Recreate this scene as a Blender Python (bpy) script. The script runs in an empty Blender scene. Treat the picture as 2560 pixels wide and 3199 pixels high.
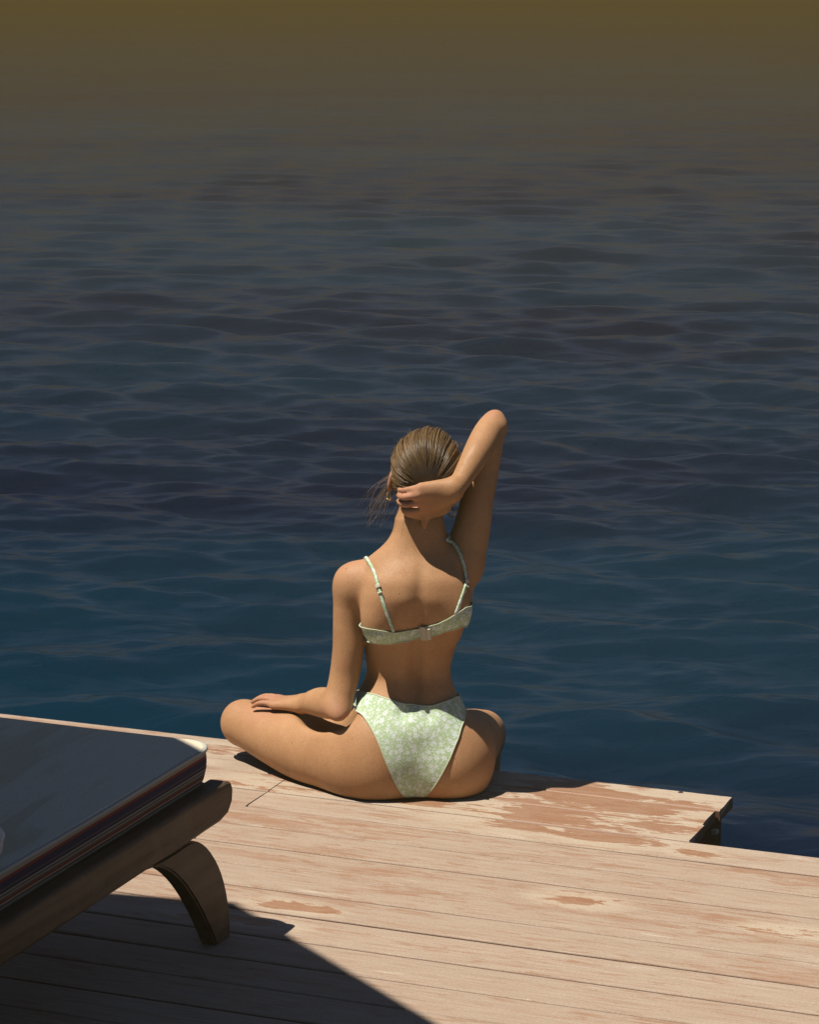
import bpy, bmesh, math, random
import numpy as np
from mathutils import Vector, Matrix, Euler

R = math.radians
random.seed(7)
rng = np.random.default_rng(11)
SC = bpy.context.scene
COL = SC.collection

# ------------------------------------------------------------------ camera
cam_data = bpy.data.cameras.new('camera')
cam = bpy.data.objects.new('camera', cam_data)
COL.objects.link(cam)
cam.location = (0, -6.0, 1.86)
cam.rotation_euler = (R(90 - 11.312), 0, 0)
cam_data.sensor_fit = 'VERTICAL'
cam_data.sensor_height = 36
cam_data.lens = 36 * 8500 / 3199
cam_data.clip_end = 3000
SC.camera = cam

# ------------------------------------------------------------------ sky, sun, exposure
SUN_EL, SUN_AZ = R(67), R(24)          # shadows fall to the right (+x), a touch away from the camera
to_sun = Vector((-math.cos(SUN_EL) * math.cos(SUN_AZ), -math.cos(SUN_EL) * math.sin(SUN_AZ), math.sin(SUN_EL)))
world = bpy.data.worlds.new('World')
SC.world = world
world.use_nodes = True
wn = world.node_tree
sky = wn.nodes.new('ShaderNodeTexSky')
sky.sky_type = 'NISHITA'
sky.sun_disc = False
sky.sun_elevation = SUN_EL
sky.sun_rotation = math.atan2(to_sun.x, to_sun.y)
sky.air_density = 0.6
sky.dust_density = 0.0
sky.ozone_density = 1.0
bg = wn.nodes['Background']
bg.inputs['Strength'].default_value = 0.05
wn.links.new(sky.outputs['Color'], bg.inputs['Color'])
sun_data = bpy.data.lights.new('sun', 'SUN')
sun_data.energy = 5.0
sun_data.angle = R(0.53)
sun_data.color = (1.0, 0.935, 0.83)
sun = bpy.data.objects.new('sun', sun_data)
COL.objects.link(sun)
sun.rotation_euler = (-to_sun).to_track_quat('-Z', 'Y').to_euler()
sun.location = (-3, 0, 6)
SC.view_settings.view_transform = 'Standard'
SC.view_settings.look = 'None'
SC.view_settings.exposure = 0.52
SC.view_settings.gamma = 1
SC.render.engine = 'CYCLES'
SC.cycles.use_denoising = True
SC.cycles.max_bounces = 4
SC.cycles.diffuse_bounces = 1
SC.cycles.volume_bounces = 0
SC.cycles.sample_clamp_indirect = 4
SC.cycles.caustics_reflective = False
SC.cycles.caustics_refractive = False

# ------------------------------------------------------------------ helpers
AZ = R(-21.616)                        # direction of the deck boards
TV = Vector((math.cos(AZ), math.sin(AZ), 0))
NV = Vector((-math.sin(AZ), math.cos(AZ), 0))


def tag(o, label=None, cat=None, group=None, kind=None):
    for k, v in (('label', label), ('category', cat), ('group', group), ('kind', kind)):
        if v:
            o[k] = v
    return o


def empty(name, loc=(0, 0, 0), rz=0.0):
    o = bpy.data.objects.new(name, None)
    o.empty_display_size = 0.1
    COL.objects.link(o)
    o.location = loc
    o.rotation_euler = (0, 0, rz)
    return o


def link_mesh(name, me, mat=None, parent=None, smooth=True):
    o = bpy.data.objects.new(name, me)
    COL.objects.link(o)
    if mat:
        me.materials.clear()
        me.materials.append(mat)
    if smooth:
        me.polygons.foreach_set('use_smooth', [True] * len(me.polygons))
    if parent:
        o.parent = parent
    return o


def mesh_of(name, verts, faces, mat=None, parent=None, smooth=True):
    me = bpy.data.meshes.new(name)
    me.from_pydata([tuple(map(float, v)) for v in verts], [], [tuple(map(int, f)) for f in faces])
    me.update()
    return link_mesh(name, me, mat, parent, smooth)


def quads_mesh(name, verts, quads, mat=None, parent=None, smooth=True):
    me = bpy.data.meshes.new(name)
    verts = np.asarray(verts, np.float32)
    quads = np.asarray(quads, np.int32)
    nq = len(quads)
    me.vertices.add(len(verts))
    me.vertices.foreach_set('co', verts.ravel())
    me.loops.add(nq * 4)
    me.loops.foreach_set('vertex_index', quads.ravel())
    me.polygons.add(nq)
    me.polygons.foreach_set('loop_start', np.arange(nq, dtype=np.int32) * 4)
    me.polygons.foreach_set('loop_total', np.full(nq, 4, np.int32))
    me.update(calc_edges=True)
    me.validate()
    return link_mesh(name, me, mat, parent, smooth)


def bevel_box(name, c, size, mat, parent, bev=0.004, seg=2, me_cache={}):
    bm = bmesh.new()
    bmesh.ops.create_cube(bm, size=1)
    bmesh.ops.scale(bm, vec=size, verts=bm.verts)
    if bev:
        bmesh.ops.bevel(bm, geom=list(bm.edges), offset=bev, segments=seg, affect='EDGES', profile=0.5)
    bmesh.ops.translate(bm, vec=c, verts=bm.verts)
    me = bpy.data.meshes.new(name)
    bm.to_mesh(me)
    bm.free()
    return link_mesh(name, me, mat, parent, smooth=False)


def tube_arrays(pts, rad, sides=6, cap=True):
    """verts, quads of a tube along pts"""
    pts = np.asarray(pts, float)
    n = len(pts)
    rad = np.broadcast_to(np.asarray(rad, float), (n,))
    tan = np.gradient(pts, axis=0)
    tan /= np.linalg.norm(tan, axis=1)[:, None] + 1e-12
    up = np.array([0.31, 0.17, 0.93]) if abs(tan[0][2]) < 0.9 else np.array([1.0, 0.2, 0.1])
    V = []
    a = np.cross(tan[0], up)
    a /= np.linalg.norm(a)
    for i in range(n):
        a = a - tan[i] * (a @ tan[i])
        a /= np.linalg.norm(a)
        b = np.cross(tan[i], a)
        for k in range(sides):
            th = 2 * math.pi * k / sides
            V.append(pts[i] + rad[i] * (math.cos(th) * a + math.sin(th) * b))
    Q = []
    for i in range(n - 1):
        for k in range(sides):
            k2 = (k + 1) % sides
            Q.append((i * sides + k, i * sides + k2, (i + 1) * sides + k2, (i + 1) * sides + k))
    return V, Q


def spline(P, n):
    """Catmull-Rom through the rows of P (any width), n samples"""
    P = np.asarray(P, float)
    m = len(P)
    E = np.vstack([2 * P[0] - P[1], P, 2 * P[-1] - P[-2]])
    u = np.linspace(0, m - 1, n)
    i = np.minimum(u.astype(int), m - 2)
    t = (u - i)[:, None]
    a, b, c, d = E[i], E[i + 1], E[i + 2], E[i + 3]
    return 0.5 * ((2 * b) + (c - a) * t + (2 * a - 5 * b + 4 * c - d) * t * t + (3 * b - a - 3 * c + d) * t ** 3)


def attr(me, name, vals):
    a = me.attributes.new(name, 'FLOAT', 'POINT')
    a.data.foreach_set('value', np.asarray(vals, np.float32))


class NT:
    """tiny node-tree writer"""
    def __init__(self, name):
        self.m = bpy.data.materials.new(name)
        self.m.use_nodes = True
        self.t = self.m.node_tree
        self.b = self.t.nodes['Principled BSDF']
        self.out = self.t.nodes['Material Output']

    def n(self, typ, **kw):
        nd = self.t.nodes.new(typ)
        ins = kw.pop('ins', {})
        for k, v in kw.items():
            setattr(nd, k, v)
        for k, v in ins.items():
            self.set(nd.inputs[k], v)
        return nd

    def set(self, sock, v):
        if hasattr(v, 'is_output'):
            self.t.links.new(v, sock)
        else:
            if hasattr(sock.default_value, '__len__') and not hasattr(v, '__len__'):
                v = [v] * len(sock.default_value)
            if hasattr(v, '__len__') and hasattr(sock.default_value, '__len__') and len(v) == 3 and len(sock.default_value) == 4:
                v = (*v, 1)
            sock.default_value = v

    def math(self, op, a, b=0.0, c=0.0, clamp=False):
        nd = self.n('ShaderNodeMath', operation=op, use_clamp=clamp)
        for i, v in enumerate((a, b, c)):
            self.set(nd.inputs[i], v)
        return nd.outputs[0]

    def vec(self, op, a, b=(0, 0, 0)):
        nd = self.n('ShaderNodeVectorMath', operation=op)
        self.set(nd.inputs[0], a)
        if op == 'SCALE':
            self.set(nd.inputs['Scale'], b)
        else:
            self.set(nd.inputs[1], b)
        return nd.outputs['Value'] if op in ('LENGTH', 'DOT_PRODUCT', 'DISTANCE') else nd.outputs[0]

    def mix(self, f, a, b, blend='MIX'):
        nd = self.n('ShaderNodeMix', data_type='RGBA', blend_type=blend)
        self.set(nd.inputs[0], f)
        self.set(nd.inputs[6], a)
        self.set(nd.inputs[7], b)
        return nd.outputs[2]

    def noise(self, vec, scale, detail=3.0, rough=0.5, dist=0.0):
        nd = self.n('ShaderNodeTexNoise')
        self.set(nd.inputs['Vector'], vec)
        for k, v in (('Scale', scale), ('Detail', detail), ('Roughness', rough), ('Distortion', dist)):
            self.set(nd.inputs[k], v)
        return nd.outputs['Fac']

    def step(self, x, lo, hi, a=0.0, b=1.0):
        nd = self.n('ShaderNodeMapRange', interpolation_type='SMOOTHSTEP')
        for k, v in (('Value', x), ('From Min', lo), ('From Max', hi), ('To Min', a), ('To Max', b)):
            self.set(nd.inputs[k], v)
        return nd.outputs[0]

    def bump(self, h, strength, dist):
        nd = self.n('ShaderNodeBump')
        self.set(nd.inputs['Height'], h)
        nd.inputs['Strength'].default_value = strength
        nd.inputs['Distance'].default_value = dist
        self.set(self.b.inputs['Normal'], nd.outputs[0])

    def p(self, **kw):
        for k, v in kw.items():
            self.set(self.b.inputs[k.replace('_', ' ')], v)
        return self.m


# ------------------------------------------------------------------ materials
def mat_deck():
    n = NT('weathered_deck_wood')
    pos = n.n('ShaderNodeNewGeometry').outputs['Position']
    rot = n.n('ShaderNodeVectorRotate', rotation_type='Z_AXIS', ins={'Vector': pos, 'Angle': -AZ}).outputs[0]
    rnd = n.n('ShaderNodeObjectInfo').outputs['Random']
    off = n.n('ShaderNodeCombineXYZ', ins={'X': n.math('MULTIPLY', rnd, 13.0), 'Y': n.math('MULTIPLY', rnd, 3.7), 'Z': 0.0}).outputs[0]
    q = n.vec('ADD', rot, off)
    st = n.vec('MULTIPLY', q, (2.2, 26.0, 3.0))
    fine = n.vec('MULTIPLY', q, (7.0, 240.0, 6.0))
    g1 = n.noise(st, 1.0, 6, 0.62, 0.3)
    g2 = n.noise(fine, 1.0, 3, 0.65)
    g3 = n.noise(n.vec('MULTIPLY', q, (1.1, 4.0, 1.0)), 1.6, 4, 0.55)
    g4 = n.noise(n.vec('MULTIPLY', q, (11.0, 75.0, 3.0)), 1.0, 6, 0.72, 0.5)
    g5 = n.noise(n.vec('MULTIPLY', q, (4.0, 150.0, 3.0)), 1.0, 4, 0.7, 0.2)
    # sun-bleached tan wood, red-brown wear where the coating went, a few chalky patches
    base = n.mix(rnd, (0.370, 0.284, 0.208), (0.415, 0.328, 0.246))
    base = n.mix(n.step(g2, 0.40, 0.66, 0.0, 0.55), base, (0.28, 0.190, 0.128))
    wear = n.step(n.math('ADD', n.math('MULTIPLY', g1, 0.62), n.math('ADD', n.math('MULTIPLY', g3, 0.30), n.math('MULTIPLY', g4, 0.28))), 0.60, 0.73)
    base = n.mix(n.math('MULTIPLY', wear, 0.66), base, (0.315, 0.185, 0.118))
    wear2 = n.step(n.math('ADD', g4, n.math('MULTIPLY', n.math('SUBTRACT', g3, 0.5), 0.5)), 0.535, 0.63)
    base = n.mix(n.math('MULTIPLY', wear2, 0.58), base, (0.285, 0.150, 0.082))
    base = n.mix(n.step(g5, 0.55, 0.70, 0.0, 0.62), base, (0.245, 0.150, 0.092))
    chalk = n.step(n.math('ADD', n.math('MULTIPLY', g1, 0.6), n.math('MULTIPLY', g4, 0.4)), 0.415, 0.33)
    base = n.mix(n.math('MULTIPLY', chalk, 0.7), base, (0.52, 0.45, 0.36))
    speck = n.step(n.noise(rot, 210.0, 1, 0.5), 0.775, 0.81)
    base = n.mix(n.math('MULTIPLY', speck, 0.75), base, (0.66, 0.63, 0.57))
    # water splashed on the boards: patches of damp red-brown wood with dry islands
    warp = n.noise(n.vec('MULTIPLY', rot, (4.5, 17.0, 1.0)), 1.0, 7, 0.66, 0.5)
    warp2 = n.noise(n.vec('MULTIPLY', rot, (20.0, 120.0, 1.0)), 1.0, 4, 0.6)
    blobs = [(.44, .115, .34, .20), (.33, -.07, .20, .10), (.50, -.135, .16, .055), (-.27, -.03, .14, .065), (.02, -.04, .12, .06),
             (.585, -.55, .085, .04), (1.04, -.572, .09, .035), (-.42, -.075, .07, .03), (-.57, .17, .09, .045),
             (-.60, .06, .08, .02), (-.48, .18, .10, .03), (.06, -.80, .08, .03), (.72, -.17, .06, .025), (-.02, -.91, .13, .028), (.30, .09, .2, .15)]
    mx = None
    for (s, r, a, b) in blobs:
        d = n.vec('MULTIPLY', n.vec('SUBTRACT', rot, (s, r, 0)), (1 / a, 1 / b, 0))
        v = n.math('SUBTRACT', 1.0, n.vec('LENGTH', d))
        mx = v if mx is None else n.math('MAXIMUM', mx, v)
    mx = n.math('MINIMUM', mx, 0.62)
    tot = n.math('ADD', mx, n.math('MULTIPLY', n.math('SUBTRACT', warp, 0.545), 4.2))
    tot = n.math('ADD', tot, n.math('MULTIPLY', n.math('SUBTRACT', warp2, 0.5), 1.3))
    near = n.step(mx, -0.9, 0.2)
    base = n.mix(n.math('MULTIPLY', near, 0.5), base, (0.50, 0.42, 0.305))
    wet = n.step(tot, -0.02, 0.14)
    wet = n.math('MULTIPLY', wet, n.step(n.math('ADD', g4, n.math('MULTIPLY', g2, 0.3)), 0.52, 0.80, 1.0, 0.70))
    base = n.mix(wet, base, n.mix(n.step(g2, 0.3, 0.8), (0.300, 0.152, 0.080), (0.255, 0.132, 0.072)))
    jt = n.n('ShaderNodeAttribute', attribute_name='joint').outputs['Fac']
    base = n.mix(n.step(jt, 0.35, 1.0), base, (0.13, 0.075, 0.050))  # dark colour on board edges and gap sides stands in for gap shade
    # one small dark knot near the far edge
    kn = n.vec('LENGTH', n.vec('MULTIPLY', n.vec('SUBTRACT', rot, (.576, .2425, 0)), (1, 1, 0)))
    base = n.mix(n.step(kn, 0.0075, 0.0055), base, (0.03, 0.018, 0.012))
    gr = n.step(n.noise(n.vec('MULTIPLY', rot, (170, 420, 60)), 1.0, 2, 0.7), 0.25, 0.75, 0.80, 1.09)
    base = n.mix(1.0, base, n.n('ShaderNodeCombineXYZ', ins={'X': gr, 'Y': n.math('MULTIPLY', gr, 0.985), 'Z': gr}).outputs[0], 'MULTIPLY')
    n.bump(n.math('ADD', n.math('MULTIPLY', g2, 0.6), n.math('MULTIPLY', g1, 0.4)), 0.5, 0.002)
    return n.p(Base_Color=base, Roughness=n.mix(wet, (0.72, 0.72, 0.72), (0.5, 0.5, 0.5)), Specular_IOR_Level=0.3)


def mat_plain(name, col, rough=0.6, spec=0.4, metallic=0.0, noise=0.0, scale=20.0):
    n = NT(name)
    c = col
    if noise:
        co = n.n('ShaderNodeTexCoord').outputs['Object']
        f = n.noise(co, scale, 4, 0.6)
        c = n.mix(f, tuple(x * (1 - noise) for x in col), tuple(min(1, x * (1 + noise)) for x in col))
    return n.p(Base_Color=c, Roughness=rough, Specular_IOR_Level=spec, Metallic=metallic)


def mat_teak():
    n = NT('dark_teak')
    co = n.n('ShaderNodeTexCoord').outputs['Object']
    g = n.noise(n.vec('MULTIPLY', co, (30, 2.5, 30)), 1.0, 5, 0.65, 0.4)
    g2 = n.noise(co, 9.0, 4, 0.6)
    c = n.mix(n.step(g, 0.35, 0.7), (0.105, 0.066, 0.040), (0.036, 0.022, 0.014))
    c = n.mix(n.step(g2, 0.5, 0.75, 0, 0.5), c, (0.15, 0.105, 0.070))
    n.bump(g, 0.3, 0.002)
    return n.p(Base_Color=c, Roughness=0.6, Specular_IOR_Level=0.35)


def mat_canvas():
    n = NT('grey_canvas')
    co = n.n('ShaderNodeTexCoord').outputs['Object']
    w = n.noise(co, 420.0, 2, 0.5)
    f = n.noise(n.vec('MULTIPLY', co, (5.0, 1.2, 1.0)), 1.6, 4, 0.55, 1.0)
    c = n.mix(f, (0.66, 0.575, 0.425), (0.74, 0.65, 0.49))
    c = n.mix(n.step(f, 0.52, 0.66, 0, 0.5), c, (0.46, 0.38, 0.20))
    c = n.mix(n.step(w, 0.35, 0.65, 0, 0.35), c, (0.36, 0.31, 0.24))
    cr = n.noise(n.vec('MULTIPLY', co, (7.0, 3.0, 1.0)), 1.3, 3, 0.5, 1.4)
    n.bump(n.math('ADD', n.math('MULTIPLY', w, 0.05), cr), 0.35, 0.016)
    return n.p(Base_Color=c, Roughness=0.9, Specular_IOR_Level=0.15)


def mat_stripes(z0, z1):
    """woven ribbon round the edge of the cushion: stripes run along it"""
    n = NT('striped_ribbon')
    co = n.n('ShaderNodeTexCoord').outputs['Object']
    z = n.n('ShaderNodeSeparateXYZ', ins={0: co}).outputs['Z']
    t = n.n('ShaderNodeMapRange', ins={'Value': z, 'From Min': z0, 'From Max': z1}).outputs[0]
    r = n.n('ShaderNodeValToRGB', ins={'Fac': t})
    r.color_ramp.interpolation = 'CONSTANT'
    cream, red, navy, grey = (.27, .255, .21, 1), (.17, .038, .030, 1), (.032, .030, .065, 1), (.095, .088, .082, 1)
    st = [(0, cream), (.11, grey), (.18, cream), (.22, red), (.30, grey), (.36, cream), (.39, grey), (.46, cream), (.49, navy),
          (.57, grey), (.60, navy), (.78, red), (.86, cream)]
    e = r.color_ramp.elements
    while len(e) < len(st):
        e.new(0.5)
    for i, (p, c) in enumerate(st):
        e[i].position = p
        e[i].color = c
    return n.p(Base_Color=r.outputs[0], Roughness=0.9, Specular_IOR_Level=0.15)


def mat_skin():
    n = NT('tanned_skin')
    co = n.n('ShaderNodeTexCoord').outputs['Object']
    f1 = n.noise(co, 9.0, 4, 0.55)
    f2 = n.noise(co, 120.0, 3, 0.6)
    c = n.mix(n.step(f1, 0.3, 0.7), (0.375, 0.200, 0.096), (0.445, 0.250, 0.124))
    c = n.mix(n.step(f2, 0.58, 0.72, 0, 0.22), c, (0.27, 0.122, 0.058))
    f3 = n.noise(co, 34.0, 5, 0.65)
    c = n.mix(n.step(f3, 0.50, 0.72, 0, 0.30), c, (0.40, 0.170, 0.090))
    vo = n.n('ShaderNodeTexVoronoi', feature='F1', ins={'Vector': co, 'Scale': 21.0})
    mole = n.step(vo.outputs['Distance'], 0.045, 0.030)
    c = n.mix(n.math('MULTIPLY', mole, 0.7), c, (0.12, 0.050, 0.026))
    at = n.n('ShaderNodeAttribute', attribute_name='flush').outputs['Fac']
    c = n.mix(at, c, (0.44, 0.20, 0.135))
    pore = n.step(n.noise(co, 330.0, 2, 0.7), 0.25, 0.75, 0.86, 1.09)
    c = n.mix(1.0, c, n.n('ShaderNodeCombineXYZ', ins={'X': pore, 'Y': n.math('MULTIPLY', pore, 0.985), 'Z': n.math('MULTIPLY', pore, 0.975)}).outputs[0], 'MULTIPLY')
    n.bump(n.math('ADD', n.noise(co, 420.0, 3, 0.6), n.math('MULTIPLY', f3, 1.5)), 0.22, 0.0010)
    m = n.p(Base_Color=c, Roughness=n.step(f3, 0.3, 0.7, 0.50, 0.66), Specular_IOR_Level=0.28)
    n.b.inputs['Subsurface Weight'].default_value = 0.10
    n.b.inputs['Subsurface Radius'].default_value = (0.012, 0.0045, 0.002)
    n.b.inputs['Subsurface Scale'].default_value = 0.7
    return m


def mat_hair(name='brown_hair'):
    n = NT(name)
    at = n.n('ShaderNodeAttribute', attribute_name='tone').outputs['Fac']
    c = n.mix(at, (0.018, 0.010, 0.005), (0.270, 0.162, 0.068))
    return n.p(Base_Color=c, Roughness=0.38, Specular_IOR_Level=0.5)


def mat_floral():
    n = NT('green_floral_cloth')
    uv = n.n('ShaderNodeUVMap').outputs[0]

    def flowers(scale, petals, r0, r1, seed):
        p = n.vec('SCALE', n.vec('ADD', uv, (seed, seed * 0.37, 0)), scale)
        vo = n.n('ShaderNodeTexVoronoi', voronoi_dimensions='2D', feature='F1')
        n.set(vo.inputs['Vector'], p)
        vo.inputs['Scale'].default_value = 1.0
        vo.inputs['Randomness'].default_value = 0.85
        d = n.vec('SUBTRACT', p, vo.outputs['Position'])
        sp = n.n('ShaderNodeSeparateXYZ', ins={0: d})
        cs = n.n('ShaderNodeSeparateColor', ins={0: vo.outputs['Color']})
        ang = n.math('ADD', n.math('ARCTAN2', sp.outputs[1], sp.outputs[0]), n.math('MULTIPLY', cs.outputs[0], 6.28))
        pet = n.math('ABSOLUTE', n.math('COSINE', n.math('MULTIPLY', ang, petals / 2)))
        rad = n.math('MULTIPLY', n.math('ADD', r0, n.math('MULTIPLY', pet, r1)), n.math('ADD', 0.65, n.math('MULTIPLY', cs.outputs[1], 0.6)))
        ln = n.vec('LENGTH', d)
        m = n.step(n.math('SUBTRACT', ln, rad), 0.03, -0.03)
        core = n.step(ln, 0.05, 0.09)
        return n.math('MULTIPLY', m, core)
    a = flowers(62.0, 5.0, 0.10, 0.24, 3.1)
    b = flowers(135.0, 3.0, 0.06, 0.24, 7.7)
    c = flowers(190.0, 2.0, 0.03, 0.28, 1.9)
    w = n.math('MAXIMUM', n.math('MAXIMUM', a, b), n.math('MULTIPLY', c, 0.75))
    col = n.mix(w, (0.375, 0.490, 0.275), (0.63, 0.68, 0.66))
    wv = n.noise(n.vec('MULTIPLY', uv, (1400, 1400, 1)), 1.0, 1, 0.5)
    n.bump(wv, 0.15, 0.0006)
    return n.p(Base_Color=col, Roughness=0.75, Specular_IOR_Level=0.25)


def mat_water():
    n = NT('sea_water')
    pos = n.n('ShaderNodeNewGeometry').outputs['Position']
    f = n.noise(n.vec('MULTIPLY', pos, (0.16, 0.30, 1)), 1.0, 3, 0.5)
    c = n.mix(n.step(f, 0.28, 0.70), (0.0, 0.0165, 0.0330), (0.0, 0.0040, 0.0160))
    a = n.noise(n.vec('MULTIPLY', pos, (3.0, 6.0, 1)), 1.0, 5, 0.55, 0.6)
    b = n.noise(n.vec('MULTIPLY', pos, (0.9, 2.2, 1)), 1.0, 4, 0.55, 0.4)
    n.bump(n.math('ADD', n.math('MULTIPLY', a, 0.40), b), 0.30, 0.12)
    n.b.inputs['IOR'].default_value = 1.22
    return n.p(Base_Color=c, Roughness=0.20, Specular_IOR_Level=0.5, Specular_Tint=(0.04, 0.62, 1.0))


M = dict(deck=mat_deck(), teak=mat_teak(), canvas=mat_canvas(), skin=mat_skin(), hair=mat_hair(), floral=mat_floral(), water=mat_water(),
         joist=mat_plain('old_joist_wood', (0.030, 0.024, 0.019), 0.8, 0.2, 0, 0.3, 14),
         piping=mat_plain('cream_piping', (0.36, 0.36, 0.32), 0.9, 0.15, 0, 0.05, 60),
         trim=mat_plain('pale_green_trim', (0.50, 0.55, 0.38), 0.75, 0.25, 0, 0.08, 300),
         clasp=mat_plain('pale_plastic', (0.48, 0.45, 0.34), 0.4, 0.5),
         gold=mat_plain('gold', (0.80, 0.55, 0.20), 0.25, 0.5, 1.0),
         towel=mat_plain('white_towelling', (0.50, 0.50, 0.52), 0.95, 0.1, 0, 0.08, 160),
         shade=mat_plain('parasol_canvas', (0.20, 0.18, 0.15), 0.9, 0.1, 0, 0.06, 8),
         steel=mat_plain('parasol_metal', (0.25, 0.25, 0.25), 0.4, 0.5, 0.8),
         eye=mat_plain('eye_white', (0.75, 0.73, 0.70), 0.15, 0.5))

# ------------------------------------------------------------------ water
WATER_Z = -0.46


def build_water():
    def axis(dense_lo, dense_hi, step, lo, hi, grow):
        a = list(np.arange(dense_lo, dense_hi, step))
        d = step
        while a[-1] < hi:
            d *= grow
            a.append(a[-1] + d)
        d = step
        pre = [a[0]]
        while pre[-1] > lo:
            d *= grow
            pre.append(pre[-1] - d)
        return np.array(pre[:0:-1] + a)
    xs = axis(-2.2, 2.4, 0.022, -420, 420, 1.035)
    ys = axis(0.0, 7.0, 0.020, -38, 225, 1.0085)
    X, Yg = np.meshgrid(xs.astype(np.float32), ys.astype(np.float32))
    print('water grid', X.shape)
    dx = np.gradient(xs)[None, :]
    dy = np.gradient(ys)[:, None]
    Zg = np.zeros_like(X)
    r = np.random.default_rng(5)
    for i in range(120):
        lam = 0.12 * (1.5 / 0.12) ** (r.random() ** 1.05)
        th = r.normal(0, 0.40) + R(10)
        kx, ky = math.sin(th) * 2 * math.pi / lam, math.cos(th) * 2 * math.pi / lam
        amp = 0.0030 * (lam / 0.5) ** 1.05 if lam < 0.6 else 0.0030 * (0.6 / 0.5) ** 1.05 * (lam / 0.6) ** 0.35
        amp *= 1.02 * (0.6 + 0.8 * r.random())
        fx = np.clip(np.abs(2 * math.pi / (np.abs(kx) * dx + 1e-9)) / 3.0 - 1.0, 0, 1)
        fy = np.clip(np.abs(2 * math.pi / (np.abs(ky) * dy + 1e-9)) / 3.0 - 1.0, 0, 1)
        ph = kx * X + ky * Yg + r.random() * 6.28
        # wave groups: amplitude swells and fades from place to place
        mod = 0.75 + 0.45 * np.sin(X * (0.4 + r.random()) * 1.2 / lam * 0.5 + r.random() * 6.28) * np.sin(Yg * (0.4 + r.random()) * 0.5 / lam + r.random() * 6.28)
        s = np.sin(ph)
        Zg += amp * (fx * fy) * mod * (s + 0.18 * np.cos(2 * ph))
    V = np.stack([X, Yg, WATER_Z + Zg], -1).reshape(-1, 3)
    ny, nx = X.shape
    idx = np.arange(nx * ny).reshape(ny, nx)
    Q = np.stack([idx[:-1, :-1], idx[:-1, 1:], idx[1:, 1:], idx[1:, :-1]], -1).reshape(-1, 4)
    o = quads_mesh('sea_water', V, Q, M['water'])
    tag(o, 'dark blue rippled sea water fading into brown haze', None, None, 'structure')


build_water()



def mat_added_hill():
    n = NT('added_hillside_scrub')
    pos = n.n('ShaderNodeNewGeometry').outputs['Position']
    f = n.noise(pos, 0.05, 6, 0.6)
    f2 = n.noise(pos, 0.35, 5, 0.65)
    c = n.mix(f, (0.060, 0.047, 0.021), (0.100, 0.077, 0.035))
    c = n.mix(n.step(f2, 0.5, 0.62), c, (0.040, 0.040, 0.018))
    return n.p(Base_Color=c, Roughness=0.95, Specular_IOR_Level=0.1)


def build_added_hill():
    """added hillside, out of view above the frame, put in to tint the far water brown"""
    nx, ny = 130, 34
    V = []
    r = np.random.default_rng(9)
    ph = r.random((7, 2)) * 6.28
    for j in range(ny):
        for i in range(nx):
            a = R(-80 + 160 * i / (nx - 1))
            d = 252 + 330 * (j / (ny - 1)) ** 1.2
            x, y = d * math.sin(a), d * math.cos(a) * 0.92 + 8
            t = j / (ny - 1)
            h = 88 * (1 - math.exp(-2.6 * t)) * (0.85 + 0.18 * math.sin(a * 5 + ph[0, 0]) + 0.10 * math.sin(a * 13 + ph[1, 0]))
            for k in range(2, 6):
                h += 2.2 * t * math.sin(x * .012 * k + ph[k, 0]) * math.sin(y * .014 * k + ph[k, 1])
            V.append((x, max(y, -25) if False else y, -1.6 + h))
    Q = [(j * nx + i, j * nx + i + 1, (j + 1) * nx + i + 1, (j + 1) * nx + i) for j in range(ny - 1) for i in range(nx - 1)]
    o = quads_mesh('added_hill', V, Q, mat_added_hill())  # unseen slope, added only for its brown reflection in the water
    tag(o, 'added brown hillside, out of view, mirrored by the far water', None, None, 'structure')


build_added_hill()

# ------------------------------------------------------------------ deck
LINES = [0.2556, 0.1425, 0.0257, -0.1011, -0.2216, -0.3497, -0.4757, -0.5992, -0.7222, -0.8451, -0.9768, -1.103]
while LINES[-1] > -3.6:
    LINES.append(LINES[-1] - 0.1255)
S_LO, S_HI = -2.9, 3.0


def board_mesh(s0, s1, r0, r1, th, ragged=0.0):
    """one board: bevelled long edges, slightly uneven cut ends, a faint cup and bow"""
    nseg = max(3, int((s1 - s0) / 0.35))
    b = 0.0036
    w = r1 - r0
    prof = [(r0, -b), (r0 + b, 0), (r0 + w * .33, random.uniform(-.0004, .0006)), (r0 + w * .66, random.uniform(-.0004, .0006)), (r1 - b, 0), (r1, -b),
            (r1, -th), (r0, -th)]
    k = len(prof)
    V, Fc = [], []
    ph = random.random() * 6
    for i in range(nseg + 1):
        s = s0 + (s1 - s0) * i / nseg
        for (r, z) in prof:
            e = random.uniform(-ragged, ragged) if (i in (0, nseg) and ragged) else 0
            V.append((s + e, r + 0.0007 * math.sin(s * 2.1 + ph), z + 0.0006 * math.sin(s * 1.3 + ph)))
    for i in range(nseg):
        for j in range(k):
            j2 = (j + 1) % k
            Fc.append((i * k + j, (i + 1) * k + j, (i + 1) * k + j2, i * k + j2))
    Fc.append(tuple(range(k)))
    Fc.append(tuple(nseg * k + j for j in range(k - 1, -1, -1)))
    return V, [f[::-1] for f in Fc]


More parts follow.
